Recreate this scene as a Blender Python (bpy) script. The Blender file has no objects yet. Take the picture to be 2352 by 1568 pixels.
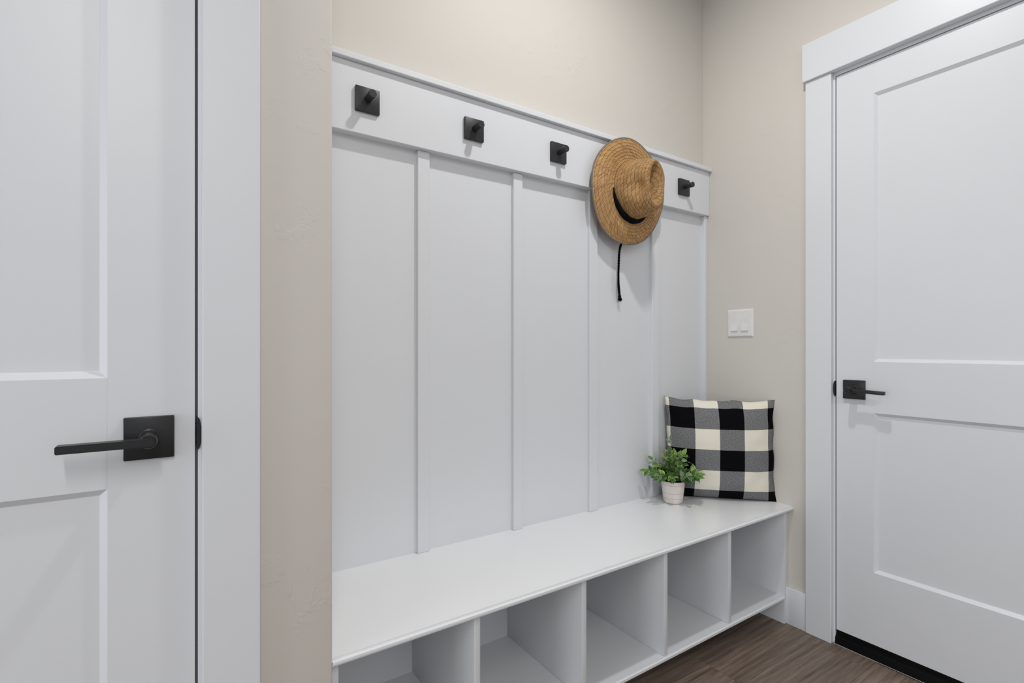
import bpy, bmesh, math, random
from mathutils import Vector, Matrix, noise
random.seed(7)
S = bpy.context.scene
COL = S.collection
PI = math.pi

# ------------------------------------------------------------------ camera
cam_d = bpy.data.cameras.new('camera')
cam = bpy.data.objects.new('camera', cam_d)
COL.objects.link(cam)
cam.location = (0, 0, 1.06)
cam.rotation_euler = (PI / 2, 0, -math.radians(34.0073))
cam_d.sensor_width = 36.0
cam_d.sensor_fit = 'HORIZONTAL'
cam_d.lens = 36.0 * 1172.1647 / 2352
cam_d.shift_y = 14.78 / 2352
cam_d.clip_start = 0.02
S.camera = cam

# ------------------------------------------------------------------ light
world = bpy.data.worlds.new('daylight')
S.world = world
world.use_nodes = True
bg = world.node_tree.nodes['Background']
bg.inputs[0].default_value = (0.90, 0.945, 1.0, 1)
bg.inputs[1].default_value = 0.60


def can_light(x, y, power, r=0.07, col=(1.0, 0.975, 0.95)):
    d = bpy.data.lights.new('can_light', 'AREA')
    d.shape = 'DISK'
    d.size = 2 * r
    d.energy = power
    d.spread = math.radians(168)
    d.color = col
    o = bpy.data.objects.new('can_light', d)
    o.location = (x, y, 2.725)
    COL.objects.link(o)


can_light(1.05, 0.68, 11.2, 0.04, (1.0, 0.985, 0.965))


def panel_light(name, loc, rot, sx, sy, power, col):
    d = bpy.data.lights.new(name, 'AREA')
    d.shape = 'RECTANGLE'
    d.size, d.size_y = sx, sy
    d.energy = power
    d.color = col
    o = bpy.data.objects.new(name, d)
    o.location, o.rotation_euler = loc, rot
    COL.objects.link(o)


# linear ceiling lamp down the hall behind the camera, and an unseen fill light added at the left
panel_light('hall_lamp', (-0.30, -2.05, 2.72), (0, 0, 0), 0.14, 2.9, 50.0, (1.0, 0.975, 0.95))
panel_light('left_fill', (-2.55, 0.30, 1.15), (0, -PI / 2, 0), 1.7, 0.9, 17.0, (0.92, 0.96, 1.0))
S.view_settings.view_transform = 'Standard'
S.view_settings.look = 'None'
S.view_settings.gamma = 1.0
S.view_settings.use_curve_mapping = False
S.view_settings.exposure = 0.08


# ------------------------------------------------------------------ materials
class NT:
    def __init__(s, name):
        m = bpy.data.materials.new(name)
        m.use_nodes = True
        s.m = m
        s.t = m.node_tree
        s.b = s.t.nodes['Principled BSDF']

    def n(s, typ, **kw):
        nd = s.t.nodes.new(typ)
        for k, v in kw.items():
            if k.startswith('i_'):
                nd.inputs[k[2:].replace('_', ' ')].default_value = v
            else:
                setattr(nd, k, v)
        return nd

    def l(s, a, b):
        s.t.links.new(a, b)

    def math(s, op, a, b=None, c=None):
        nd = s.t.nodes.new('ShaderNodeMath')
        nd.operation = op
        for i, v in enumerate((a, b, c)):
            if v is None:
                continue
            if isinstance(v, (int, float)):
                nd.inputs[i].default_value = v
            else:
                s.l(v, nd.inputs[i])
        return nd.outputs[0]

    def ramp(s, fac, stops):
        nd = s.t.nodes.new('ShaderNodeValToRGB')
        e = nd.color_ramp.elements
        while len(e) < len(stops):
            e.new(0.5)
        for el, (p, c) in zip(e, stops):
            el.position = p
            el.color = c if len(c) == 4 else (*c, 1)
        s.l(fac, nd.inputs[0])
        return nd.outputs[0]

    def mix(s, fac, a, b):
        nd = s.t.nodes.new('ShaderNodeMix')
        nd.data_type = 'RGBA'
        if isinstance(fac, (int, float)):
            nd.inputs[0].default_value = fac
        else:
            s.l(fac, nd.inputs[0])
        for v, k in ((a, 6), (b, 7)):
            if isinstance(v, tuple):
                nd.inputs[k].default_value = (*v, 1) if len(v) == 3 else v
            else:
                s.l(v, nd.inputs[k])
        return nd.outputs[2]

    def bump(s, h, strength, dist=0.001):
        nd = s.n('ShaderNodeBump')
        nd.inputs['Strength'].default_value = strength
        nd.inputs['Distance'].default_value = dist
        s.l(h, nd.inputs['Height'])
        s.l(nd.outputs[0], s.b.inputs['Normal'])


def geo_pos(t):
    return t.n('ShaderNodeNewGeometry').outputs['Position']


def noise_tex(t, vec, scale, detail=3, rough=0.5):
    nd = t.n('ShaderNodeTexNoise')
    nd.inputs['Scale'].default_value = scale
    nd.inputs['Detail'].default_value = detail
    nd.inputs['Roughness'].default_value = rough
    t.l(vec, nd.inputs['Vector'])
    return nd.outputs['Fac']


def paint(name, col, rough, peel=0.05, scale=180):
    t = NT(name)
    p = geo_pos(t)
    f = noise_tex(t, p, 6, 3)
    lo = tuple(c * 0.985 for c in col)
    hi = tuple(min(1, c * 1.01) for c in col)
    t.l(t.mix(f, lo, hi), t.b.inputs['Base Color'])
    t.b.inputs['Roughness'].default_value = rough
    t.bump(noise_tex(t, p, scale, 2), peel, 0.0006)
    return t.m


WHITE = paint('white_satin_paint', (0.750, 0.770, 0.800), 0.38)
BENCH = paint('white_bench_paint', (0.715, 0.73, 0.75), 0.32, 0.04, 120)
SEATM = paint('lit_white_seat_paint', (0.84, 0.852, 0.87), 0.26, 0.03, 120)  # bench white, with the light on the seat put into a lighter colour


def wall_paint():
    t = NT('beige_textured_wall_paint')
    p = geo_pos(t)
    f = noise_tex(t, p, 2.5, 3)
    t.l(t.mix(f, (0.650, 0.616, 0.567), (0.670, 0.639, 0.592)), t.b.inputs['Base Color'])
    t.b.inputs['Roughness'].default_value = 0.6
    # skip-trowel relief: sparse smears of plaster with crisp edges
    dist = t.n('ShaderNodeTexNoise')
    dist.inputs['Scale'].default_value = 9
    t.l(p, dist.inputs['Vector'])
    add = t.n('ShaderNodeVectorMath', operation='MULTIPLY_ADD')
    t.l(dist.outputs['Color'], add.inputs[0])
    add.inputs[1].default_value = (0.12, 0.12, 0.12)
    t.l(p, add.inputs[2])
    a = noise_tex(t, add.outputs[0], 13, 6, 0.62)
    mask = noise_tex(t, p, 4.0, 2)
    ridge = t.ramp(a, [(0.0, (0, 0, 0)), (0.53, (0, 0, 0)), (0.565, (1, 1, 1)), (1.0, (0.9, 0.9, 0.9))])
    m = t.ramp(mask, [(0.47, (0, 0, 0)), (0.66, (1, 1, 1))])
    h = t.math('MULTIPLY', ridge, m)
    fine = noise_tex(t, p, 220, 2)
    h2 = t.math('MULTIPLY_ADD', fine, 0.18, h)
    t.bump(h2, 0.34, 0.0012)
    return t.m


WALL = wall_paint()
CEIL = paint('white_ceiling_paint', (0.78, 0.78, 0.77), 0.8)


def black_metal(name, c, rough):
    t = NT(name)
    p = geo_pos(t)
    f = noise_tex(t, p, 60, 3)
    t.l(t.mix(f, tuple(x * 0.85 for x in c), tuple(x * 1.15 for x in c)), t.b.inputs['Base Color'])
    t.b.inputs['Roughness'].default_value = rough
    t.b.inputs['Specular IOR Level'].default_value = 0.45
    t.bump(noise_tex(t, p, 900, 1), 0.05, 0.0002)
    return t.m


BLACK = black_metal('matte_black_metal', (0.016, 0.0165, 0.018), 0.36)
HOOKM = black_metal('black_hook_metal', (0.024, 0.025, 0.028), 0.42)
RUBBER = black_metal('black_rubber', (0.0025, 0.0025, 0.003), 0.42)
RUBBER.node_tree.nodes['Principled BSDF'].inputs['Specular IOR Level'].default_value = 0.2
DARKGAP = black_metal('dark_weatherstrip', (0.10, 0.10, 0.105), 0.7)


def simple(name, c, rough, bump=0.0, scale=300):
    t = NT(name)
    p = geo_pos(t)
    f = noise_tex(t, p, 40, 3)
    t.l(t.mix(f, tuple(x * 0.93 for x in c), tuple(min(1, x * 1.05) for x in c)), t.b.inputs['Base Color'])
    t.b.inputs['Roughness'].default_value = rough
    if bump:
        t.bump(noise_tex(t, p, scale, 3), bump, 0.001)
    return t.m


PLASTIC = simple('white_switch_plastic', (0.80, 0.79, 0.77), 0.3)
SCREW = simple('white_screw_paint', (0.74, 0.73, 0.715), 0.35)
CORD = simple('black_braided_cord', (0.004, 0.004, 0.005), 0.9, 0.8, 900)
CORD.node_tree.nodes['Principled BSDF'].inputs['Specular IOR Level'].default_value = 0.12
BIND = simple('grey_cloth_binding', (0.21, 0.18, 0.15), 0.9, 0.5, 700)
POTM = simple('cream_ceramic', (0.76, 0.70, 0.655), 0.45)
SOIL = simple('dark_moss_filler', (0.03, 0.035, 0.02), 0.95, 0.8, 400)
STEM = simple('green_stem', (0.10, 0.17, 0.05), 0.6)


def floor_mat():
    t = NT('grey_brown_vinyl_plank')
    oi = t.n('ShaderNodeObjectInfo')
    tc = t.n('ShaderNodeTexCoord')
    off = t.n('ShaderNodeVectorMath', operation='MULTIPLY_ADD')
    comb = t.n('ShaderNodeCombineXYZ')
    t.l(oi.outputs['Random'], comb.inputs[0])
    t.l(oi.outputs['Random'], comb.inputs[1])
    t.l(oi.outputs['Random'], comb.inputs[2])
    t.l(comb.outputs[0], off.inputs[0])
    off.inputs[1].default_value = (37, 53, 11)
    t.l(tc.outputs['Object'], off.inputs[2])
    mp = t.n('ShaderNodeMapping')
    mp.inputs['Scale'].default_value = (1.6, 26, 1)
    t.l(off.outputs[0], mp.inputs['Vector'])
    dn = noise_tex(t, mp.outputs[0], 1.3, 5, 0.6)
    mp2 = t.n('ShaderNodeMapping')
    mp2.inputs['Scale'].default_value = (5, 210, 1)
    t.l(off.outputs[0], mp2.inputs['Vector'])
    fn = noise_tex(t, mp2.outputs[0], 2.0, 4, 0.65)
    wv = t.n('ShaderNodeTexWave')
    wv.wave_type = 'BANDS'
    wv.bands_direction = 'Y'
    wv.inputs['Scale'].default_value = 1.1
    wv.inputs['Distortion'].default_value = 11.0
    wv.inputs['Detail'].default_value = 3.0
    wv.inputs['Detail Scale'].default_value = 0.7
    mp3 = t.n('ShaderNodeMapping')
    mp3.inputs['Scale'].default_value = (1.1, 13, 1)
    t.l(off.outputs[0], mp3.inputs['Vector'])
    t.l(mp3.outputs[0], wv.inputs['Vector'])
    v = t.math('MULTIPLY_ADD', wv.outputs['Fac'], 0.13, t.math('MULTIPLY_ADD', dn, 1.15, -0.08))
    c1 = t.ramp(v, [(0.28, (0.070, 0.045, 0.031)), (0.5, (0.215, 0.153, 0.112)), (0.75, (0.315, 0.235, 0.182))])
    c2 = t.mix(t.math('MULTIPLY', t.ramp(fn, [(0.38, (0, 0, 0)), (0.66, (1, 1, 1))]), 0.62), c1, (0.085, 0.058, 0.043))
    tint = t.math('MULTIPLY_ADD', oi.outputs['Random'], 0.30, 0.85)
    hsv = t.n('ShaderNodeHueSaturation')
    t.l(tint, hsv.inputs['Value'])
    hsv.inputs['Saturation'].default_value = 0.88
    t.l(c2, hsv.inputs['Color'])
    t.l(hsv.outputs[0], t.b.inputs['Base Color'])
    t.l(t.math('MULTIPLY_ADD', fn, 0.25, 0.38), t.b.inputs['Roughness'])
    t.bump(fn, 0.18, 0.0006)
    return t.m


FLOORM = floor_mat()
SUB = simple('grey_subfloor', (0.16, 0.14, 0.125), 0.9)


def straw_mat(name, pitch, dark=1.0, slant=-6.0):
    """UV: u = metres round the hat, v = metres along the profile."""
    t = NT(name)
    uv = t.n('ShaderNodeUVMap').outputs[0]
    sx = t.n('ShaderNodeSeparateXYZ')
    t.l(uv, sx.inputs[0])
    u, v = sx.outputs[0], sx.outputs[1]
    wob = noise_tex(t, uv, 14, 2)
    v = t.math('MULTIPLY_ADD', wob, 0.004, v)
    q = t.math('DIVIDE', v, pitch)
    fr = t.math('FRACT', q)
    ring = t.math('FLOOR', q)
    edge = t.math('ABSOLUTE', t.math('SUBTRACT', fr, 0.5))      # 0 centre .. .5 seam
    # slanted strands inside each braid, jittered in direction by noise
    zz = t.math('ADD', fr, t.math('MULTIPLY', t.math('PINGPONG', q, 1.0), 0.0))
    jit = noise_tex(t, uv, 55, 2)
    ph = t.math('ADD', t.math('MULTIPLY', u, 1 / 0.0019), t.math('MULTIPLY', zz, slant))
    ph = t.math('ADD', ph, t.math('MULTIPLY', jit, 2.2))
    st = t.math('ABSOLUTE', t.math('SINE', t.math('MULTIPLY', ph, PI)))
    cell = t.n('ShaderNodeTexWhiteNoise', noise_dimensions='2D')
    cv = t.n('ShaderNodeCombineXYZ')
    t.l(t.math('FLOOR', ph), cv.inputs[0])
    t.l(ring, cv.inputs[1])
    t.l(cv.outputs[0], cell.inputs['Vector'])
    col = t.ramp(cell.outputs['Value'], [(0.0, (0.33, 0.155, 0.045)), (0.45, (0.50, 0.275, 0.095)),
                                         (0.8, (0.60, 0.36, 0.145)), (1.0, (0.72, 0.48, 0.23))])
    col = t.mix(t.ramp(st, [(0.0, (0.8, 0.8, 0.8)), (0.40, (0, 0, 0))]), col, (0.20, 0.095, 0.028))
    dash = t.math('GREATER_THAN', t.math('SINE', t.math('MULTIPLY', u, 2 * PI / 0.0075)), -0.35)
    seam = t.math('MULTIPLY', t.math('GREATER_THAN', edge, 0.445), t.math('MULTIPLY_ADD', dash, 0.50, 0.40))
    col = t.mix(seam, col, (0.085, 0.035, 0.010))
    big = noise_tex(t, uv, 9, 2)
    hsv = t.n('ShaderNodeHueSaturation')
    t.l(t.math('MULTIPLY', t.math('MULTIPLY_ADD', big, 0.35, 0.82), dark), hsv.inputs['Value'])
    hsv.inputs['Saturation'].default_value = 1.0
    t.l(col, hsv.inputs['Color'])
    t.l(hsv.outputs[0], t.b.inputs['Base Color'])
    t.b.inputs['Roughness'].default_value = 0.62
    h = t.math('SUBTRACT', st, t.math('MULTIPLY', t.math('GREATER_THAN', edge, 0.43), 0.9))
    t.bump(h, 0.5, 0.0011)
    return t.m


STRAW = straw_mat('woven_straw', 0.0128)
STRAWC = straw_mat('woven_straw_crown', 0.0128, 0.86, 5.6)


def plaid_mat():
    t = NT('black_and_cream_buffalo_check')
    uv = t.n('ShaderNodeUVMap').outputs[0]
    sx = t.n('ShaderNodeSeparateXYZ')
    t.l(uv, sx.inputs[0])
    w1 = noise_tex(t, uv, 7, 2)
    u = t.math('ADD', sx.outputs[0], t.math('MULTIPLY', t.math('SUBTRACT', w1, 0.5), 0.006))
    v = t.math('ADD', sx.outputs[1], t.math('MULTIPLY', t.math('SUBTRACT', w1, 0.5), -0.006))
    # columns: light, dark, light, dark ... ; rows from the top: light, dark, light ...
    cu = t.math('LESS_THAN', t.math('FRACT', t.math('DIVIDE', t.math('SUBTRACT', u, 0.034), 0.450)), 0.5)
    cv = t.math('LESS_THAN', t.math('FRACT', t.math('DIVIDE', t.math('SUBTRACT', v, 0.072), 0.412)), 0.5)
    s = t.math('ADD', cu, cv)
    # yarn: warp over weft, fine two-tone speckle in the mixed squares
    mp = t.n('ShaderNodeMapping')
    mp.inputs['Scale'].default_value = (260, 90, 1)
    t.l(uv, mp.inputs['Vector'])
    yn = noise_tex(t, mp.outputs[0], 1.0, 3, 0.7)
    mp2 = t.n('ShaderNodeMapping')
    mp2.inputs['Scale'].default_value = (60, 330, 1)
    t.l(uv, mp2.inputs['Vector'])
    yn2 = noise_tex(t, mp2.outputs[0], 1.0, 2, 0.7)
    yy = t.math('ADD', t.math('MULTIPLY', yn, 0.6), t.math('MULTIPLY', yn2, 0.4))
    grey = t.ramp(yy, [(0.36, (0.050, 0.052, 0.060)), (0.64, (0.33, 0.33, 0.335))])
    cream = t.mix(yn, (0.79, 0.745, 0.625), (0.87, 0.835, 0.735))
    black = t.mix(yn, (0.002, 0.002, 0.0025), (0.006, 0.006, 0.007))
    c = t.mix(t.math('GREATER_THAN', s, 0.5), cream, grey)
    c = t.mix(t.math('GREATER_THAN', s, 1.5), c, black)
    t.l(c, t.b.inputs['Base Color'])
    t.b.inputs['Roughness'].default_value = 0.92
    t.b.inputs['Specular IOR Level'].default_value = 0.06
    t.bump(yy, 0.35, 0.0006)
    return t.m


PLAID = plaid_mat()


def leaf_mat(name, inner, outer):
    t = NT(name)
    uv = t.n('ShaderNodeUVMap').outputs[0]
    sx = t.n('ShaderNodeSeparateXYZ')
    t.l(uv, sx.inputs[0])
    d = t.math('ABSOLUTE', sx.outputs[0])
    n = noise_tex(t, uv, 3, 2)
    d2 = t.math('ADD', d, t.math('MULTIPLY', t.math('SUBTRACT', n, 0.5), 0.5))
    c = t.ramp(d2, [(0.03, outer), (0.10, inner), (0.62, inner), (0.85, outer)])
    t.l(c, t.b.inputs['Base Color'])
    t.b.inputs['Roughness'].default_value = 0.45
    return t.m


LEAVES = [leaf_mat('deep_green_leaf', (0.055, 0.135, 0.035), (0.16, 0.29, 0.085)),
          leaf_mat('mid_green_leaf', (0.095, 0.20, 0.045), (0.26, 0.41, 0.11)),
          leaf_mat('lime_green_leaf', (0.20, 0.34, 0.055), (0.46, 0.55, 0.13)),
          leaf_mat('dusty_green_leaf', (0.14, 0.20, 0.13), (0.25, 0.33, 0.22))]


# ------------------------------------------------------------------ builders
def empty(name, loc, parent=None):
    o = bpy.data.objects.new(name, None)
    COL.objects.link(o)
    o.empty_display_size = 0.05
    o['org'] = tuple(loc)
    if parent:
        o.parent = parent
        o.location = Vector(loc) - Vector(parent['org'])
    else:
        o.location = loc
    return o


def thing(name, label, cat, loc, group=None):
    o = empty(name, loc)
    tag(o, label, cat, group)
    return o


def tag(o, label, cat, group=None):
    o['label'] = label
    o['category'] = cat
    if group:
        o['group'] = group


def obj(name, bm, mat, parent=None, org=None, smooth=False, label=None):
    """Links a bmesh given in world coordinates as one object whose origin is org."""
    if org is None:
        if parent:
            org = Vector(parent['org'])
        else:
            xs = [v.co for v in bm.verts]
            org = Vector([(min(c[i] for c in xs) + max(c[i] for c in xs)) / 2 for i in range(3)])
            org.z = min(c[2] for c in xs)
    org = Vector(org)
    bmesh.ops.translate(bm, verts=bm.verts, vec=-org)
    bmesh.ops.recalc_face_normals(bm, faces=bm.faces)
    me = bpy.data.meshes.new(name)
    bm.to_mesh(me)
    bm.free()
    if smooth:
        for p in me.polygons:
            p.use_smooth = True
    me.materials.append(mat)
    o = bpy.data.objects.new(name, me)
    COL.objects.link(o)
    o['org'] = tuple(org)
    if parent:
        o.parent = parent
        o.location = org - Vector(parent['org'])
    else:
        o.location = org
    if label:
        o['label'] = label
    return o


def structure(o):
    o['kind'] = 'structure'
    return o


def add_box(bm, x0, x1, y0, y1, z0, z1, bev=0.0, seg=2):
    x0, x1 = min(x0, x1), max(x0, x1)
    y0, y1 = min(y0, y1), max(y0, y1)
    z0, z1 = min(z0, z1), max(z0, z1)
    r = bmesh.ops.create_cube(bm, size=1.0)
    for v in r['verts']:
        v.co = Vector((x0 if v.co.x < 0 else x1, y0 if v.co.y < 0 else y1, z0 if v.co.z < 0 else z1))
    if bev > 0:
        es = list({e for v in r['verts'] for e in v.link_edges})
        bmesh.ops.bevel(bm, geom=es, offset=bev, segments=seg, affect='EDGES', profile=0.5)


def box(x0, x1, y0, y1, z0, z1, bev=0.0, seg=2):
    bm = bmesh.new()
    add_box(bm, x0, x1, y0, y1, z0, z1, bev, seg)
    return bm


def add_tube(bm, pts, rads, n=10, caps=True, flat=None):
    """Tube through pts with a radius per point; flat = (axis vector, ratio) squashes it."""
    pts = [Vector(p) for p in pts]
    if isinstance(rads, (int, float)):
        rads = [rads] * len(pts)
    rings = []
    up = None
    for i, p in enumerate(pts):
        a = pts[max(i - 1, 0)]
        b = pts[min(i + 1, len(pts) - 1)]
        t = (b - a).normalized()
        if up is None:
            ref = Vector((0, 0, 1)) if abs(t.z) < 0.9 else Vector((1, 0, 0))
            up = (ref - t * ref.dot(t)).normalized()
        else:
            up = (up - t * up.dot(t)).normalized()
        sd = t.cross(up)
        ring = []
        for k in range(n):
            an = 2 * PI * k / n
            o = (up * math.cos(an) + sd * math.sin(an)) * rads[i]
            if flat:
                ax, ra = Vector(flat[0]).normalized(), flat[1]
                o = o - ax * o.dot(ax) * (1 - ra)
            ring.append(bm.verts.new(p + o))
        rings.append(ring)
    for a, b in zip(rings, rings[1:]):
        for k in range(n):
            bm.faces.new((a[k], a[(k + 1) % n], b[(k + 1) % n], b[k]))
    if caps:
        bm.faces.new(list(reversed(rings[0])))
        bm.faces.new(rings[-1])


def tube(pts, rads, n=10, **k):
    bm = bmesh.new()
    add_tube(bm, pts, rads, n, **k)
    return bm


def revolve_y(c, prof, n=40, sgn=-1):
    """Lathe round a y axis through c; prof = list of (radius, distance along sgn*y)."""
    bm = bmesh.new()
    rings = []
    for r, d in prof:
        rings.append([bm.verts.new((c[0] + r * math.cos(2 * PI * k / n), c[1] + sgn * d, c[2] + r * math.sin(2 * PI * k / n))) for k in range(n)])
    for a, b in zip(rings, rings[1:]):
        for k in range(n):
            bm.faces.new((a[k], a[(k + 1) % n], b[(k + 1) % n], b[k]))
    bm.faces.new(rings[-1])
    bm.faces.new(list(reversed(rings[0])))
    return bm


def revolve_z(c, prof, n=48):
    bm = bmesh.new()
    rings = []
    for r, z in prof:
        rings.append([bm.verts.new((c[0] + r * math.cos(2 * PI * k / n), c[1] + r * math.sin(2 * PI * k / n), c[2] + z)) for k in range(n)])
    for a, b in zip(rings, rings[1:]):
        for k in range(n):
            bm.faces.new((a[k], a[(k + 1) % n], b[(k + 1) % n], b[k]))
    bm.faces.new(list(reversed(rings[0])))
    bm.faces.new(rings[-1])
    return bm


def auto_smooth(o, ang=35):
    me = o.data
    for p in me.polygons:
        p.use_smooth = True
    bm = bmesh.new()
    bm.from_mesh(me)
    for e in bm.edges:
        if len(e.link_faces) == 2 and e.calc_face_angle(0) > math.radians(ang):
            e.smooth = False
    bm.to_mesh(me)
    bm.free()
    return o


# ------------------------------------------------------------------ dimensions
W = 1.9885        # right wall plane
D = 1.4163        # back wall plane
YL = 1.017        # plane of the left wall and its door
XL = 0.2657       # left end of the bench niche
H = 2.74
XLW, YNEAR = -2.6, -3.6
BENCH_Z = 0.4535

# ------------------------------------------------------------------ setting
fl = structure(obj('floor', box(XLW, W + 0.12, YNEAR, D, -0.06, -0.004), SUB))
pl_w = 0.186
pl_l = 1.22
row0 = 0.927
me_plank = None
jo = random.Random(3)
k = -25
rows = []
y = row0 - 24 * pl_w
while y < D:
    rows.append(y)
    y += pl_w
for i, y0 in enumerate(rows):
    if y0 < -2.0:
        continue
    y1 = min(y0 + pl_w, D)
    x = -1.1 - jo.random() * pl_l
    if abs(y0 - row0) < 0.01:
        x = 1.50 - 3 * pl_l
    elif abs(y0 - row0 - pl_w) < 0.01:
        x = 0.92 - 2 * pl_l
    elif abs(y0 - row0 + pl_w) < 0.01:
        x = 0.70 - 2 * pl_l
    while x < W:
        x1 = min(x + pl_l, W)
        if x1 - x > 0.02 and x1 > -1.0:
            g = 0.00035
            p = obj('plank', box(max(x, -2.5) + g, x1 - g, y0 + g, y1 - g, -0.004, 0.0, 0.0005, 1), FLOORM, fl,
                    org=(x, y0, 0))
        x += pl_l

structure(obj('ceiling', box(XLW, W + 0.12, YNEAR, D + 0.12, H, H + 0.1), CEIL))

# back wall of the niche
structure(obj('wall_back', box(XL - 0.12, W + 0.12, D, D + 0.12, -0.05, H), WALL))

# left wall with door 1 opening
DW = 0.762
LX1 = 0.0384              # latch edge of door 1
LX0 = LX1 - DW
OP1 = (LX0 - 0.004, 0.0425, 2.036)   # clear opening between jamb faces
J = 0.018
bm = bmesh.new()
add_box(bm, XLW, OP1[0] - J, YL, YL + 0.12, -0.05, H)
add_box(bm, OP1[0] - J, OP1[1] + J, YL, YL + 0.12, OP1[2] + J, H)
add_box(bm, OP1[1] + J, XL, YL, D, -0.05, H, 0.005, 3)
wl = structure(auto_smooth(obj('wall_left', bm, WALL)))

# right wall with door 2 opening
RY1 = 0.8668              # latch edge of door 2
RW = 0.813
RY0 = RY1 - RW
OP2 = (RY0 - 0.004, 0.8705, 2.036)
bm = bmesh.new()
add_box(bm, W, W + 0.12, OP2[1] + J, D, -0.05, H)
add_box(bm, W, W + 0.12, OP2[0] - J, OP2[1] + J, OP2[2] + J, H)
add_box(bm, W, W + 0.12, YNEAR, OP2[0] - J, -0.05, H)
structure(obj('wall_right', bm, WALL))

# ---- door trim 1 (left)
CF = YL - 0.019
t1 = structure(empty('trim_1', (0.05, YL, 0)))
obj('side_casing', box(0.0474, 0.1363, CF, YL, 0.0, 2.047, 0.0025), WHITE, t1)
obj('side_casing', box(OP1[0] - 0.094, OP1[0] - 0.005, CF, YL, 0.0, 2.047, 0.0025), WHITE, t1)
obj('head_casing', box(OP1[0] - 0.105, 0.147, YL - 0.025, YL, 2.047, 2.187, 0.002), WHITE, t1)
obj('jamb', box(OP1[1], OP1[1] + J, YL + 0.0005, YL + 0.12, 0.0, OP1[2], 0.001), WHITE, t1)
obj('jamb', box(OP1[0] - J, OP1[0], YL + 0.0005, YL + 0.12, 0.0, OP1[2], 0.001), WHITE, t1)
obj('head_jamb', box(OP1[0] - J, OP1[1] + J, YL + 0.0005, YL + 0.12, OP1[2], OP1[2] + J, 0.001), WHITE, t1)
obj('door_stop', box(OP1[1] - 0.012, OP1[1], YL + 0.037, YL + 0.07, 0.0, OP1[2]), WHITE, t1)


def strike_lip(bm, f, t0, t1, zc, hz, wd):
    """Half-round strike lip: f maps (across, out, z) to world; flat plate of thickness t0..t1."""
    n = 16
    ring = [(wd * math.cos(-PI / 2 + PI * k / n) if 0 < k < n else 0.0, zc + hz * math.sin(-PI / 2 + PI * k / n)) for k in range(n + 1)]
    a = [bm.verts.new(f(p[0], t0, p[1])) for p in ring]
    b = [bm.verts.new(f(p[0], t1, p[1])) for p in ring]
    bm.faces.new(a)
    bm.faces.new(list(reversed(b)))
    m = len(ring)
    for k in range(m):
        bm.faces.new((a[k], b[k], b[(k + 1) % m], a[(k + 1) % m]))


bm = bmesh.new()
strike_lip(bm, lambda a, o, z: Vector((0.0425 + a, YL - 0.0012 - o, z)), 0.0, 0.0022, 0.9155, 0.027, 0.0052)
add_box(bm, 0.0410, 0.0436, YL - 0.003, YL + 0.02, 0.889, 0.942, 0.0005, 1)
obj('strike_plate', bm, BLACK, t1, label='matte black strike plate')

# ---- door trim 2 (right)
CX = W - 0.019
t2 = structure(empty('trim_2', (W, OP2[1], 0)))
obj('side_casing', box(CX, W, 0.8769, 0.9654, 0.0, 2.047, 0.0025), WHITE, t2)
obj('side_casing', box(CX, W, OP2[0] - 0.094, OP2[0] - 0.006, 0.0, 2.047, 0.0025), WHITE, t2)
obj('head_casing', box(W - 0.030, W, OP2[0] - 0.105, 0.9722, 2.047, 2.1845, 0.002), WHITE, t2)
obj('jamb', box(W + 0.0005, W + 0.12, OP2[1], OP2[1] + J, 0.0, OP2[2], 0.001), WHITE, t2)
obj('jamb', box(W + 0.0005, W + 0.12, OP2[0] - J, OP2[0], 0.0, OP2[2], 0.001), WHITE, t2)
obj('head_jamb', box(W + 0.0005, W + 0.12, OP2[0] - J, OP2[1] + J, OP2[2], OP2[2] + J, 0.001), WHITE, t2)
obj('door_stop', box(W + 0.046, W + 0.075, OP2[1] - 0.012, OP2[1], 0.0, OP2[2]), WHITE, t2)
obj('weatherstrip', box(W + 0.034, W + 0.046, OP2[1] - 0.007, OP2[1], 0.0, OP2[2], 0.002), DARKGAP, t2,
    label='dark rubber weatherstrip')
bm = bmesh.new()
strike_lip(bm, lambda a, o, z: Vector((W - 0.0012 - o, 0.8700 + a, z)), 0.0, 0.0022, 0.9145, 0.028, 0.0062)
add_box(bm, W - 0.003, W + 0.02, 0.8690, 0.8712, 0.889, 0.942, 0.0005, 1)
obj('strike_plate', bm, BLACK, t2, label='matte black strike plate')
# black threshold: a stepped sill under the door
bm = bmesh.new()
prof = [(1.9850, 0.0), (1.9850, 0.0035), (1.9885, 0.026), (1.9935, 0.029), (1.9945, 0.0345), (2.0280, 0.0345), (2.1000, 0.030), (2.1000, 0.0)]
a = [bm.verts.new((x, OP2[0], z)) for x, z in prof]
b = [bm.verts.new((x, OP2[1], z)) for x, z in prof]
bm.faces.new(a)
bm.faces.new(list(reversed(b)))
for k in range(len(prof)):
    bm.faces.new((a[k], b[k], b[(k + 1) % len(prof)], a[(k + 1) % len(prof)]))
obj('threshold', bm, RUBBER, t2, label='black threshold')
obj('caulk_bead', box(1.9815, 1.9850, OP2[0], 0.8790, 0.0, 0.0015, 0.0005, 1), simple('grey_caulk', (0.34, 0.32, 0.31), 0.7), t2)


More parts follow.
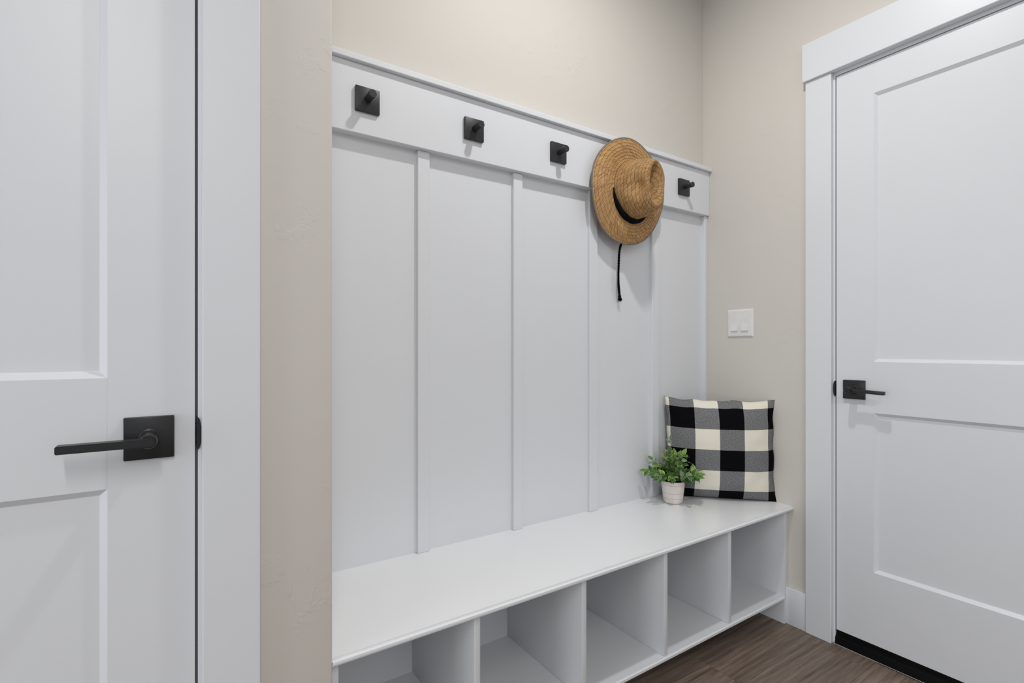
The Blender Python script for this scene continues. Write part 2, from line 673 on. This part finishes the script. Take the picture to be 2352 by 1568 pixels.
# ---- doors: stiles, rails and two sunk panels
def build_door(name, frame, wd, latch_at_1, zb):
    """frame(a, out, z): a = 0..wd across the door face, out = metres out of the face."""
    root = structure(empty(name, frame(0, 0, 0)))
    st = 0.1170
    top, bot = 2.032, zb
    z = [bot, 0.2965, 0.8385, 1.0130, 1.9250, top]
    th = 0.040

    def fb(a0, a1, z0, z1, o0, o1, bev):
        bm = bmesh.new()
        p, q = frame(a0, o0, z0), frame(a1, o1, z1)
        add_box(bm, p[0], q[0], p[1], q[1], z0, z1, bev, 1)
        return bm
    obj('stile', fb(0, st, bot, top, -th, 0, 0.0004), WHITE, root)
    obj('stile', fb(wd - st, wd, bot, top, -th, 0, 0.0004), WHITE, root)
    for z0, z1 in ((z[0], z[1]), (z[2], z[3]), (z[4], z[5])):
        obj('rail', fb(st, wd - st, z0, z1, -th, 0.0, 0.0003), WHITE, root)
    for z0, z1 in ((z[1], z[2]), (z[3], z[4])):
        bm = bmesh.new()
        loops = []
        for ins, o in ((-0.003, -0.003), (0.0, -0.0003), (0.0095, -0.0090), (0.0105, -0.0094), (0.0115, -0.0094)):
            loops.append([bm.verts.new(frame(*c)) for c in ((st + ins, o, z0 + ins), (wd - st - ins, o, z0 + ins),
                                                            (wd - st - ins, o, z1 - ins), (st + ins, o, z1 - ins))])
        for p, q in zip(loops, loops[1:]):
            for k in range(4):
                bm.faces.new((p[k], p[(k + 1) % 4], q[(k + 1) % 4], q[k]))
        bm.faces.new(loops[-1])
        # give it a back so that it is a solid board
        back = [bm.verts.new(frame(*c)) for c in ((st - 0.003, -0.03, z0 - 0.003), (wd - st + 0.003, -0.03, z0 - 0.003),
                                                  (wd - st + 0.003, -0.03, z1 + 0.003), (st - 0.003, -0.03, z1 + 0.003))]
        for k in range(4):
            bm.faces.new((loops[0][k], loops[0][(k + 1) % 4], back[(k + 1) % 4], back[k]))
        bm.faces.new(list(reversed(back)))
        obj('panel', bm, WHITE, root)
    return root


d1 = build_door('door_1', lambda a, o, z: Vector((LX1 - a, YL - o, z)), DW, True, 0.012)
d2 = build_door('door_2', lambda a, o, z: Vector((W - o, RY1 - a, z)), RW, True, 0.052)
obj('door_sweep', box(W + 0.0005, W + 0.038, RY0 + 0.001, RY1 - 0.001, 0.036, 0.0525, 0.002), RUBBER, d2, label='black rubber door sweep')
obj('latch', box(LX1 - 0.001, LX1 + 0.0035, YL + 0.008, YL + 0.026, 0.900, 0.929, 0.001), BLACK, d1, label='black latch bolt')

# lever 1
hx, hz = -0.0245, 0.9150
h1 = empty('door_handle', (hx, YL, hz), d1)
h1['label'] = 'matte black lever on a square rose'
auto_smooth(obj('rose', box(hx - 0.0335, hx + 0.0335, YL - 0.008, YL + 0.0005, hz - 0.0342, hz + 0.0342, 0.0015, 2), BLACK, h1))
bm = revolve_y((hx, YL, hz), [(0.0150, 0.006), (0.0150, 0.0115), (0.0128, 0.0125), (0.0122, 0.018), (0.0122, 0.044), (0.0100, 0.050)], 36)
auto_smooth(obj('neck', bm, BLACK, h1))
bm = bmesh.new()
outline = []
x_r, x_l = hx + 0.0085, -0.1325
z0, z1 = 0.9085, 0.9203
for k in range(9):
    a = -PI / 2 + PI * k / 8
    outline.append((x_r - 0.0058 + 0.0058 * math.cos(a), (z0 + z1) / 2 + (z1 - z0) / 2 * math.sin(a)))
outline += [(x_l + 0.0015, z1), (x_l, z1 - 0.0015), (x_l, z0 + 0.0015), (x_l + 0.0015, z0)]
fa = [bm.verts.new((x, 0.9555, z)) for x, z in outline]
ba = [bm.verts.new((x, 0.9760, z)) for x, z in outline]
bm.faces.new(fa)
bm.faces.new(list(reversed(ba)))
m = len(outline)
for k in range(m):
    bm.faces.new((fa[k], ba[k], ba[(k + 1) % m], fa[(k + 1) % m]))
es = [e for e in bm.edges if abs(e.verts[0].co.y - e.verts[1].co.y) < 1e-6]
bmesh.ops.bevel(bm, geom=es, offset=0.0012, segments=2, affect='EDGES')
auto_smooth(obj('lever', bm, BLACK, h1))

# lever 2 (keyed)
hy, hz2 = 0.8080, 0.9148
h2 = empty('door_handle', (W, hy, hz2), d2)
h2['label'] = 'keyed black lever on a square rose'
auto_smooth(obj('rose', box(W - 0.009, W + 0.0005, hy - 0.0342, hy + 0.0342, hz2 - 0.0330, hz2 + 0.0330, 0.0015, 2), BLACK, h2))


def revolve_x(c, prof, n=32):
    bm = bmesh.new()
    rings = []
    for r, d in prof:
        rings.append([bm.verts.new((c[0] - d, c[1] + r * math.cos(2 * PI * k / n), c[2] + r * math.sin(2 * PI * k / n))) for k in range(n)])
    for a, b in zip(rings, rings[1:]):
        for k in range(n):
            bm.faces.new((a[k], a[(k + 1) % n], b[(k + 1) % n], b[k]))
    bm.faces.new(list(reversed(rings[0])))
    bm.faces.new(rings[-1])
    return bm


auto_smooth(obj('neck', revolve_x((W, hy, hz2), [(0.0160, 0.008), (0.0160, 0.012), (0.0130, 0.0135), (0.0120, 0.040), (0.0120, 0.052)]), BLACK, h2))
auto_smooth(obj('lock_cylinder', revolve_x((W, hy, hz2), [(0.0118, 0.050), (0.0118, 0.0600), (0.0105, 0.0615), (0.0085, 0.0610), (0.0080, 0.0600), (0.001, 0.0600)]), BLACK, h2))
obj('thumb_turn', box(W - 0.0625, W - 0.059, hy - 0.0055, hy + 0.0055, hz2 - 0.0016, hz2 + 0.0016, 0.0006, 1), BLACK, h2)
bm = bmesh.new()
add_box(bm, W - 0.0555, W - 0.0400, 0.7010, hy + 0.006, 0.9090, 0.9208, 0.0015, 2)
for v in bm.verts:
    v.co.z -= 0.0042 * (hy + 0.006 - v.co.y) / 0.113
auto_smooth(obj('lever', bm, BLACK, h2))
for dz in (0.0215, -0.0195):
    auto_smooth(obj('screw', revolve_x((W, hy, hz2 + dz), [(0.0042, 0.0085), (0.0042, 0.0094), (0.0030, 0.0100), (0.0008, 0.0098)], 16), BLACK, h2))

# ---- baseboards
structure(auto_smooth(obj('baseboard_right', box(W - 0.014, W, 0.9660, 1.0400, 0.0, 0.1385, 0.002), WHITE)))
structure(auto_smooth(obj('baseboard_left', box(0.1368, XL, YL - 0.014, YL, 0.0, 0.1385, 0.002), WHITE)))
structure(auto_smooth(obj('baseboard_back', box(XL + 0.02, W - 0.02, D - 0.016, D, 0.0, 0.078, 0.002), WHITE)))

# ---- board-and-batten trim on the back wall
t3 = structure(empty('trim_3', (1.12, D, BENCH_Z)))
RZ0, RZ1 = 1.6440, 1.8350
YP = D - 0.003
bats = [(XL, 0.295), (0.6110, 0.6490), (0.9520, 0.9890), (1.2915, 1.3310), (1.6330, 1.6720)]
edges = [b for b in bats] + [(1.9680, W)]
for (a0, a1), (b0, b1) in zip(edges, edges[1:]):
    obj('panel', box(a1 - 0.002, b0 + 0.002, YP, D, BENCH_Z, RZ0 + 0.01), WHITE, t3)
for i, (a0, a1) in enumerate(edges):
    obj('batten', box(a0, a1, D - (0.0225 if i == 5 else 0.0155), D, BENCH_Z, RZ0 - 0.0002, 0.0015, 1), WHITE, t3)
obj('hook_rail', box(XL, W, 1.3843, D, RZ0, RZ1, 0.0015, 1), WHITE, t3)
obj('cap_rail', box(XL, W, 1.3700, D, RZ1, 1.8525, 0.0018, 2), WHITE, t3)

# ------------------------------------------------------------------ storage bench
b = thing('storage_bench', 'long white built-in bench with open cubbies below its seat', 'bench', (1.12, 1.22, 0))
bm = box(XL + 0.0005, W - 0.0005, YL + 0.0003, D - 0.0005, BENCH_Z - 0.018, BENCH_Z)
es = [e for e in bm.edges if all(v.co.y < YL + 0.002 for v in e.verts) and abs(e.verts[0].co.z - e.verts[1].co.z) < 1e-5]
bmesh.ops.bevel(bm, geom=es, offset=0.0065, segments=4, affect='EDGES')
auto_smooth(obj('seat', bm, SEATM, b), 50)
YF = 1.0385
ZS1, ZS0 = 0.1080, 0.0915
top = BENCH_Z - 0.018
for x0, x1 in ((0.5960, 0.6135), (0.9320, 0.9500), (1.2690, 1.2870), (1.6050, 1.6230)):
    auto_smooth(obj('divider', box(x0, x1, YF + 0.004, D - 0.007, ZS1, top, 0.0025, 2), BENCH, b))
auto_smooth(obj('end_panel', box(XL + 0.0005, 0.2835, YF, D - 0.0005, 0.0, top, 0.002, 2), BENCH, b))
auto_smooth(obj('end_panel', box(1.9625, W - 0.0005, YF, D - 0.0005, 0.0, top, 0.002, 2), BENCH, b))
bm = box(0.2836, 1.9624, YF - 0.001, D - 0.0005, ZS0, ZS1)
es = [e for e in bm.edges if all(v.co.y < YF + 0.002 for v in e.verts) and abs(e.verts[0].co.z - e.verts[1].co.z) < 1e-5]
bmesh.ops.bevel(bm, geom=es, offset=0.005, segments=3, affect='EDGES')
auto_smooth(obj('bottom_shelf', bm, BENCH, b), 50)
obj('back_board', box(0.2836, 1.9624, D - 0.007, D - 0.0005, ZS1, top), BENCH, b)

# ------------------------------------------------------------------ coat hooks
HZ = 1.7365
PS = 0.0335


def make_hook(x):
    t = thing('coat_hook', '', 'hook', (x, 1.3843, HZ))
    bm = box(x - PS, x + PS, 1.3843 - 0.0105, 1.3843, HZ - PS, HZ + PS, 0.0016, 2)
    auto_smooth(obj('mounting_plate', bm, HOOKM, t))
    bm = revolve_y((x, 1.3843, HZ + 0.0015), [(0.0100, 0.009), (0.0100, 0.030), (0.0108, 0.046), (0.0110, 0.0505), (0.0102, 0.0515)], 36)
    auto_smooth(obj('peg', bm, HOOKM, t))
    return t


def dup(root, loc):
    r = root.copy()
    COL.objects.link(r)
    r.location = loc
    for ch in list(root.children):
        c = ch.copy()
        COL.objects.link(c)
        c.parent = r
    return r


hk0 = make_hook(0.4530)
hlab = ['black peg hook nearest the beige wall edge, leftmost on the rail',
        'black peg hook second from the left on the white rail',
        'black peg hook just left of the straw hat',
        'black peg hook hidden under the hanging straw hat',
        'black peg hook right of the straw hat, nearest the room corner']
for i, x in enumerate((0.4530, 0.7880, 1.1245, 1.4600, 1.8050)):
    h = hk0 if i == 0 else dup(hk0, (x, 1.3843, HZ))
    tag(h, hlab[i], 'hook', 'black peg hooks on the white rail')

# ------------------------------------------------------------------ light switch
sw_y, sw_z = 1.2362, 1.1635
ls = thing('light_switch', 'white double rocker light switch plate on the beige right wall', 'light switch', (W, sw_y, sw_z))
pw, ph = 0.0575, 0.0575
bm = bmesh.new()
rings = []
for ins, o in ((0.0, 0.0), (0.0, 0.002), (0.0045, 0.0062), (0.0060, 0.0066)):
    rings.append([bm.verts.new((W - o, sw_y + sy * (pw - ins), sw_z + sz * (ph - ins))) for sy, sz in ((1, -1), (-1, -1), (-1, 1), (1, 1))])
for p, q in zip(rings, rings[1:]):
    for k in range(4):
        bm.faces.new((p[k], p[(k + 1) % 4], q[(k + 1) % 4], q[k]))
bm.faces.new(rings[-1])
bm.faces.new(list(reversed(rings[0])))
obj('cover_plate', bm, PLASTIC, ls)
for dy in (0.0228, -0.0228):
    yc = sw_y + dy
    fr = obj('switch_frame', box(W - 0.0076, W - 0.006, yc - 0.0168, yc + 0.0168, sw_z - 0.0335, sw_z + 0.0335, 0.0004, 1), PLASTIC, ls)
    bm = bmesh.new()
    zt, zb_ = sw_z + 0.0315, sw_z - 0.0315
    prof = [(W - 0.0070, zt), (W - 0.0078, zt), (W - 0.0084, sw_z), (W - 0.0128, zb_), (W - 0.0070, zb_)]
    a = [bm.verts.new((x, yc - 0.0145, z)) for x, z in prof]
    c = [bm.verts.new((x, yc + 0.0145, z)) for x, z in prof]
    bm.faces.new(a)
    bm.faces.new(list(reversed(c)))
    for k in range(5):
        bm.faces.new((a[k], c[k], c[(k + 1) % 5], a[(k + 1) % 5]))
    obj('rocker', bm, PLASTIC, ls)
    for dz in (0.0485, -0.0485):
        obj('screw', revolve_x((W, yc, sw_z + dz), [(0.0025, 0.0064), (0.0025, 0.0070), (0.0016, 0.0073)], 14), SCREW, ls)

# ------------------------------------------------------------------ straw hat
HB = Vector((1.4600, 1.3520, 1.6580))        # centre of the crown base
hat = thing('straw_hat', 'woven tan straw sun hat with creased crown hanging on the hook rail', 'hat', tuple(HB))


def crown_pt(th, t):
    """t 0 base .. 1 centre of the top. Returns (world point)."""
    prof = [(0.0, 1.0, 0.0), (0.10, 0.985, 0.012), (0.25, 0.94, 0.038), (0.42, 0.865, 0.068), (0.55, 0.785, 0.090),
            (0.64, 0.70, 0.1035), (0.70, 0.62, 0.109), (0.76, 0.52, 0.1095), (0.86, 0.30, 0.104), (1.0, 0.0, 0.100)]
    for (t0, r0, d0), (t1, r1, d1) in zip(prof, prof[1:]):
        if t <= t1:
            f = (t - t0) / (t1 - t0)
            f2 = f
            r = r0 + (r1 - r0) * f2
            d = d0 + (d1 - d0) * f2
            break
    c, s = math.cos(th), math.sin(th)
    hw = 0.0985
    hh = 0.1080 if s > 0 else 0.1120
    # the crown narrows sideways more than lengthways towards its top
    k = min(1.0, t / 0.64)
    px = r * hw * (1 - 0.20 * k ** 1.5)
    pz = r * hh * (1 + 0.12 * k)
    x, z = px * c, pz * s
    # pinched dimples on the two sides
    for th0 in (PI + 0.12, -0.12):
        da = (th - th0 + PI) % (2 * PI) - PI
        g = math.exp(-(da / 0.42) ** 2) * math.exp(-((t - 0.50) / 0.17) ** 2)
        x *= 1 - 0.30 * g
        d -= 0.006 * g
    # lengthwise crease in the top
    cr = math.exp(-(x / 0.017) ** 2) * max(0.0, 1 - (z / 0.082) ** 4) * min(1.0, max(0.0, (t - 0.60) / 0.18))
    d -= 0.030 * cr
    # ends of the crease rise a little
    d += 0.004 * (abs(z) / 0.08) ** 2 * k
    x += 0.012 * (d / 0.11)          # crown leans to the right
    return Vector((HB.x + x, HB.y - d, HB.z + z))


def brim_pt(th, t):
    c, s = math.cos(th), math.sin(th)
    ix, iz = 0.0985 * c, (0.1080 if s > 0 else 0.1120) * s
    ox, oz = 0.1865 * c - 0.003 - 0.010 * max(0.0, -s) ** 1.5, (0.1940 if s > 0 else 0.1985) * s
    rough = 0.0018 * math.sin(3 * th + 0.6) + 0.0012 * math.sin(5 * th)
    x = ix + (ox - 0.003 - ix) * t + rough * t * c
    z = iz + (oz - 0.004 - iz) * t + rough * t * s
    d = 0.004 * math.exp(-(t / 0.12) ** 2)
    d += 0.006 * math.sin(PI * t * 0.9)
    d -= (0.010 + 0.006 * c * c - 0.005 * s) * t ** 2.2
    d += 0.010 * max(0.0, c) ** 2 * t ** 2
    d += 0.004 * max(0.0, s) * t ** 2
    d += 0.0022 * math.sin(4 * th + 1.0) * t ** 2
    # each braid laps the next: small saw-tooth relief
    q = t * 7.5
    d += 0.0009 * (1 - (q - math.floor(q)))
    return Vector((HB.x + x, HB.y - d, HB.z + z))


def polar(fn, nt, ts, close, rmean, length):
    bm = bmesh.new()
    uvl = bm.loops.layers.uv.new('UVMap')
    rows = []
    for t in ts:
        if close and t >= 0.9999:
            rows.append([bm.verts.new(fn(0, 1.0))])
        else:
            rows.append([bm.verts.new(fn(2 * PI * k / nt, t)) for k in range(nt)])
    for i, (a, b_) in enumerate(zip(rows, rows[1:])):
        for k in range(nt):
            k2 = (k + 1) % nt
            if len(b_) == 1:
                f = bm.faces.new((a[k], a[k2], b_[0]))
                cs = [(k, ts[i]), (k + 1, ts[i]), (k + 0.5, ts[i + 1])]
            else:
                f = bm.faces.new((a[k], a[k2], b_[k2], b_[k]))
                cs = [(k, ts[i]), (k + 1, ts[i]), (k + 1, ts[i + 1]), (k, ts[i + 1])]
            for lp, (kk, tt) in zip(f.loops, cs):
                lp[uvl].uv = (kk / nt * 2 * PI * rmean, tt * length)
    return bm


ts = [i / 46 for i in range(47)]
o = obj('crown', polar(crown_pt, 128, ts, True, 0.085, 0.205), STRAWC, hat, smooth=True)
sm = o.modifiers.new('thickness', 'SOLIDIFY')
sm.thickness = 0.003
sm.offset = -1
ts = [i / 45 for i in range(46)]
o = obj('brim', polar(brim_pt, 144, ts, False, 0.145, 0.0938), STRAW, hat, smooth=True)
sm = o.modifiers.new('thickness', 'SOLIDIFY')
sm.thickness = 0.0025
sm.offset = 0
pts = [brim_pt(2 * PI * k / 120, 1.0) for k in range(120)]
bm = bmesh.new()
rings = []
for k, p in enumerate(pts):
    tdir = (pts[(k + 1) % 120] - pts[k - 1]).normalized()
    ax = Vector((0, -1, 0))
    out = tdir.cross(ax).normalized()
    if out.dot(p - HB) < 0:
        out = -out
    ax2 = out.cross(tdir).normalized()
    ring = []
    for q in range(10):
        an = 2 * PI * q / 10
        ring.append(bm.verts.new(p + out * (0.0035 * math.cos(an) + 0.001) + ax2 * 0.0026 * math.sin(an)))
    rings.append(ring)
for a, c in zip(rings, rings[1:] + rings[:1]):
    for q in range(10):
        bm.faces.new((a[q], a[(q + 1) % 10], c[(q + 1) % 10], c[q]))
obj('brim_binding', bm, BIND, hat, smooth=True, label='grey cloth binding')

# black cord lying along the lower left of the crown base
pts, rad = [], []
for i in range(25):
    f = i / 24
    th = math.radians(185 + f * (311 - 185))
    p = crown_pt(th, 0.045)
    q = brim_pt(th, 0.06)
    m = (p + q) / 2
    out = Vector((math.cos(th), 0, math.sin(th)))
    m = m + out * 0.004 + Vector((0, -0.004, 0))
    pts.append(m)
    rad.append(0.0024 + 0.0088 * (1 + 0.10 * math.sin(f * 31)) * math.sin(PI * min(1, max(0, (f - 0.05) / 0.95))) ** 0.7)
obj('chin_cord_band', tube(pts, rad, 10), CORD, hat, smooth=True, label='black cord round the crown')

# hanging chin cord with knot and tassel
cx, cy = 1.4395, 1.3985


def twist(path, r, turns):
    bm = bmesh.new()
    n = 60
    P = [Vector(p) for p in path]

    def at(f):
        g = f * (len(P) - 1)
        i = min(int(g), len(P) - 2)
        g -= i
        p0, p1, p2, p3 = P[max(i - 1, 0)], P[i], P[i + 1], P[min(i + 2, len(P) - 1)]
        return 0.5 * ((2 * p1) + (p2 - p0) * g + (2 * p0 - 5 * p1 + 4 * p2 - p3) * g * g + (3 * p1 - p0 - 3 * p2 + p3) * g ** 3)
    for ph in (0, PI):
        pts = []
        for i in range(n + 1):
            f = i / n
            a = ph + f * turns * 2 * PI
            pts.append(at(f) + Vector((math.cos(a), math.sin(a), 0)) * r * 0.55)
        add_tube(bm, pts, r * 0.72, 6)
    return bm


cc = empty('chin_cord', (cx, cy, 1.46), hat)
cc['label'] = 'black twisted chin cord ending in a knot'
obj('cord', twist([(1.4425, 1.3780, 1.475), (1.4415, 1.394, 1.44), (1.4400, cy, 1.38), (1.4385, cy, 1.32), (1.4425, cy, 1.285), (1.4445, cy, 1.262)], 0.0034, 14), CORD, cc, smooth=True)
obj('cord', twist([(1.4395, 1.3780, 1.475), (1.4385, 1.394, 1.44), (1.4375, cy, 1.38), (1.4335, cy - 0.003, 1.330), (1.4335, cy - 0.003, 1.295), (1.4425, cy, 1.262)], 0.0034, 14), CORD, cc, smooth=True)
bm = bmesh.new()
bmesh.ops.create_icosphere(bm, subdivisions=3, radius=1.0)
for v in bm.verts:
    n_ = 1 + 0.18 * math.sin(6 * v.co.x + 9 * v.co.z)
    v.co = Vector((1.4440 + v.co.x * 0.0058 * n_, cy + v.co.y * 0.0056 * n_, 1.2580 + v.co.z * 0.0062 * n_))
obj('knot', bm, CORD, cc, smooth=True)
bm = bmesh.new()
for i in range(26):
    a = random.uniform(0, 2 * PI)
    s_ = random.uniform(0.3, 1)
    e = Vector((1.4445 + math.cos(a) * 0.0098 * s_ + 0.001, cy + math.sin(a) * 0.0075 * s_, 1.2415 + random.uniform(-0.004, 0.006)))
    p0 = Vector((1.4440 + math.cos(a) * 0.003, cy + math.sin(a) * 0.003, 1.2550))
    add_tube(bm, [p0, (p0 + e) / 2 + Vector((math.cos(a) * 0.002, math.sin(a) * 0.002, 0.0005)), e], [0.0014, 0.0012, 0.0007], 5)
obj('tassel', bm, CORD, cc, smooth=True)

# ------------------------------------------------------------------ pillow
pl_l_ = Vector((1.7000, 1.3880, BENCH_Z))
pl_r_ = Vector((1.9850, 1.0880, BENCH_Z))
PW = (pl_r_ - pl_l_).length
PH = 0.398
ex = (pl_r_ - pl_l_).normalized()
ez = Vector((0, 0, 1))
en = ex.cross(ez)                  # towards the camera
if en.y > 0:
    en = -en
pc = (pl_l_ + pl_r_) / 2
N = 56


def cushion(u, v, side):
    """u, v in 0..1 (v up); side +1 front, -1 back."""
    a, bb = 2 * u - 1, 2 * v - 1
    pinch_u = 0.024 * (1 - bb * bb) ** 1.0
    pinch_v = 0.030 * (1 - a * a) ** 1.0
    x = a * (1 - pinch_u) * PW / 2
    z = bb * (1 - pinch_v) * PH / 2
    if bb < 0:
        z = bb * (1 - 0.35 * pinch_v) * PH / 2
    f = max(0.0, (1 - abs(a) ** 2.6) * (1 - abs(bb) ** 2.6))
    th = 0.066 * f ** 0.62
    edge = 1 - f
    # soft gathers along the seams
    wr = noise.noise(Vector((u * 9, v * 9, 3.1 + side))) * 0.006 * (f ** 0.3) * (0.3 + edge)
    z += 0.009 * noise.noise(Vector((u * 7.0, 5.2, 0.3))) * max(0, bb) ** 5 * (1 - abs(a) ** 6)
    x += 0.007 * noise.noise(Vector((v * 8.0, 1.7 + a, 2.3))) * abs(a) ** 8 * (1 - bb ** 6)
    ear = (abs(a) * abs(bb)) ** 9
    x += 0.007 * ear * (1 if a > 0 else -1)
    z += (0.012 if a < 0 else 0.003) * ear * (1 if bb > 0 else 0)
    if side < 0:
        th *= 0.85
    p = pc + ex * x + ez * (z + PH / 2) + en * (side * (th + wr * (1 if f > 0 else 0)))
    # slight backward lean, resting in the corner
    p -= en * 0.010 * (v - 0.0)
    return p


bm = bmesh.new()
uvl = bm.loops.layers.uv.new('UVMap')
gf = [[bm.verts.new(cushion(i / N, j / N, 1)) for i in range(N + 1)] for j in range(N + 1)]
gb = [[gf[j][i] if i in (0, N) or j in (0, N) else bm.verts.new(cushion(i / N, j / N, -1)) for i in range(N + 1)] for j in range(N + 1)]
for g, fl_ in ((gf, False), (gb, True)):
    for j in range(N):
        for i in range(N):
            q = [(i, j), (i + 1, j), (i + 1, j + 1), (i, j + 1)]
            if fl_:
                q.reverse()
            f = bm.faces.new([g[b_][a] for a, b_ in q])
            for lp, (a, b_) in zip(f.loops, q):
                lp[uvl].uv = (a / N if not fl_ else 1 - a / N, 1 - b_ / N)
zmin = min(v.co.z for v in bm.verts)
for v in bm.verts:
    v.co.z += BENCH_Z + 0.0006 - zmin
    v.co.x = min(v.co.x, W - 0.001)
    v.co.y = min(v.co.y, YP - 0.001)
pil = obj('throw_pillow', bm, PLAID, None, org=(pc.x, pc.y, BENCH_Z), smooth=True)
tag(pil, 'square black and cream buffalo check pillow leaning in the bench corner', 'pillow')

# ------------------------------------------------------------------ potted plant
PC = Vector((1.6474, 1.3094, BENCH_Z + 0.0005))
pp = thing('potted_plant', 'small leafy green plant in a ribbed cream pot on the bench', 'plant', tuple(PC))
prof = [(0.0300, 0.0), (0.0335, 0.0012), (0.0345, 0.0040)]
for z_ in range(12, 208):
    z = z_ / 2500
    f = z / 0.084
    r = 0.0350 + 0.0100 * f ** 0.8
    for gz in (0.0200, 0.0410, 0.0725):
        r -= 0.0020 * math.exp(-((z - gz) / 0.0008) ** 2)
    prof.append((r, z))
prof += [(0.0462, 0.0835), (0.0466, 0.0860), (0.0455, 0.0875), (0.0425, 0.0870), (0.0415, 0.0840), (0.0395, 0.0740)]
auto_smooth(obj('pot', revolve_z(PC, prof, 56), POTM, pp), 60)
bm = revolve_z(PC, [(0.030, 0.070), (0.0405, 0.0725), (0.036, 0.079), (0.024, 0.084), (0.010, 0.086)], 24)
obj('soil', bm, SOIL, pp, smooth=True)

# one leaf mesh per kind, shared by all its copies
leaf_me = []
for k, (ln, wd) in enumerate(((0.029, 0.0098), (0.027, 0.0104), (0.028, 0.0092), (0.029, 0.0060))):
    bm = bmesh.new()
    uvl = bm.loops.layers.uv.new('UVMap')
    rows = []
    n = 6
    for i in range(n + 1):
        f = i / n
        w_ = wd * math.sin(PI * min(1, f * 0.97 + 0.03) ** 0.85) if 0 < i < n else 0.0004
        yv = ln * f
        zc = -0.0045 * f * f
        rows.append([bm.verts.new((-w_, yv, zc + 0.30 * w_)), bm.verts.new((0, yv, zc)), bm.verts.new((w_, yv, zc + 0.30 * w_))])
    for i, (a, c) in enumerate(zip(rows, rows[1:])):
        for s_ in (0, 1):
            f = bm.faces.new((a[s_], a[s_ + 1], c[s_ + 1], c[s_]))
            us = ((-1, 0), (0, 1))[s_]
            for lp, uv in zip(f.loops, ((us[0], i / n), (us[1], i / n), (us[1], (i + 1) / n), (us[0], (i + 1) / n))):
                lp[uvl].uv = uv
    me = bpy.data.meshes.new('leaf')
    bm.to_mesh(me)
    bm.free()
    for p in me.polygons:
        p.use_smooth = True
    me.materials.append(LEAVES[k])
    leaf_me.append(me)



def clear_pillow(p, gap=0.004):
    d = p - pc
    a, bb = d.dot(ex) / (PW / 2), 2 * (d.z / PH) - 1
    if abs(a) >= 1.05 or abs(bb) >= 1.05:
        return p
    f = max(0.0, (1 - min(1, abs(a)) ** 2.6) * (1 - min(1, abs(bb)) ** 2.6))
    need = 0.066 * f ** 0.62 + 0.006 + gap - d.dot(en)
    return p + en * need if need > 0 else p


rl = random.Random(21)
rt = Vector((0.829, -0.559, 0))       # across the view
fw = Vector((0.559, 0.829, 0))
nstem = 20
stems = []
for i in range(nstem):
    a = 2 * PI * i / nstem * 1.0 + rl.uniform(-0.15, 0.15)
    lean = rl.choice((0.35, 0.7, 0.95, 1.0))
    rr = 0.094 * lean
    hh = 0.118 - 0.056 * lean ** 2 + rl.uniform(-0.010, 0.012)
    stems.append((a, rr, hh, 0))
stems += [(PI * 0.98, 0.112, 0.062, 1), (PI * 0.86, 0.100, 0.078, 1), (0.05, 0.106, 0.050, 1), (-0.18, 0.098, 0.030, 1), (PI * 1.12, 0.085, 0.040, 1),
          (0.30, 0.080, 0.080, 1), (-0.35, 0.085, 0.062, 1), (-0.6, 0.090, 0.045, 1), (PI * 0.62, 0.030, 0.158, 3), (-0.9, 0.062, 0.058, 2), (-1.9, 0.066, 0.050, 2), (-1.4, 0.05, 0.075, 2)]
pn = Vector((0.745, 0.667, 0))
for a, rr, hh, kind in stems:
    dirv = rt * math.cos(a) + fw * math.sin(a)
    # keep clear of the pillow behind and the battens
    lim = max(0.0, dirv.dot(pn))
    rr *= 1 - 0.52 * lim
    rr *= 1 - 0.15 * max(0.0, dirv.y)
    p0 = PC + Vector((dirv.x * 0.012, dirv.y * 0.012, 0.078))
    pts = []
    for q in range(7):
        f = q / 6
        pts.append(clear_pillow(PC + dirv * (0.012 + (rr - 0.012) * f ** 0.9) + Vector((0, 0, 0.080 + hh * (1.35 * f - 0.35 * f * f * (1 + 0.9 * (hh < 0.07))))), 0.008))
    st = obj('stem', tube(pts, [0.0012 - 0.0006 * q / 6 for q in range(7)], 6), STEM, pp, org=tuple(pts[0]), smooth=True)
    nl = 9 if kind != 3 else 9
    for q in range(nl):
        f = 0.25 + 0.75 * q / (nl - 1)
        g = f * 6
        i0 = min(int(g), 5)
        base = pts[i0].lerp(pts[i0 + 1], g - i0)
        tdir = (pts[i0 + 1] - pts[i0]).normalized()
        if q == nl - 1:
            out = tdir
        else:
            sd = tdir.cross(Vector((0, 0, 1))).normalized()
            upv = sd.cross(tdir)
            ang = q * 2.4 + rl.uniform(-0.4, 0.4)
            out = (sd * math.cos(ang) + upv * math.sin(ang)) * 0.85 + tdir * rl.uniform(0.35, 0.75)
        out = out.normalized()
        if base.y + out.y * 0.024 > 1.392:
            out.y = -abs(out.y) * 0.3
            out.normalize()
        tip = base + out * 0.032
        out = (clear_pillow(tip, 0.006) - base).normalized()
        nrm = (Vector((0, 0, 1)) * 0.8 - fw * 0.45 + Vector((rl.uniform(-.4, .4), rl.uniform(-.4, .4), 0)))
        xx = out.cross(nrm).normalized()
        zz = xx.cross(out).normalized()
        mk = 3 if kind == 3 else rl.choices((0, 1, 2, 3), (4, 5, 1.6 if f > 0.6 else 0.5, 1.2))[0]
        sc = rl.uniform(0.75, 1.12)
        lf = bpy.data.objects.new('leaf', leaf_me[mk])
        COL.objects.link(lf)
        lf.parent = st
        mat = Matrix(((xx.x, out.x, zz.x), (xx.y, out.y, zz.y), (xx.z, out.z, zz.z))).to_4x4()
        lf.matrix_local = Matrix.Translation(base - pts[0]) @ mat @ Matrix.Scale(sc, 4)

for o in bpy.data.objects:
    if 'org' in o:
        del o['org']
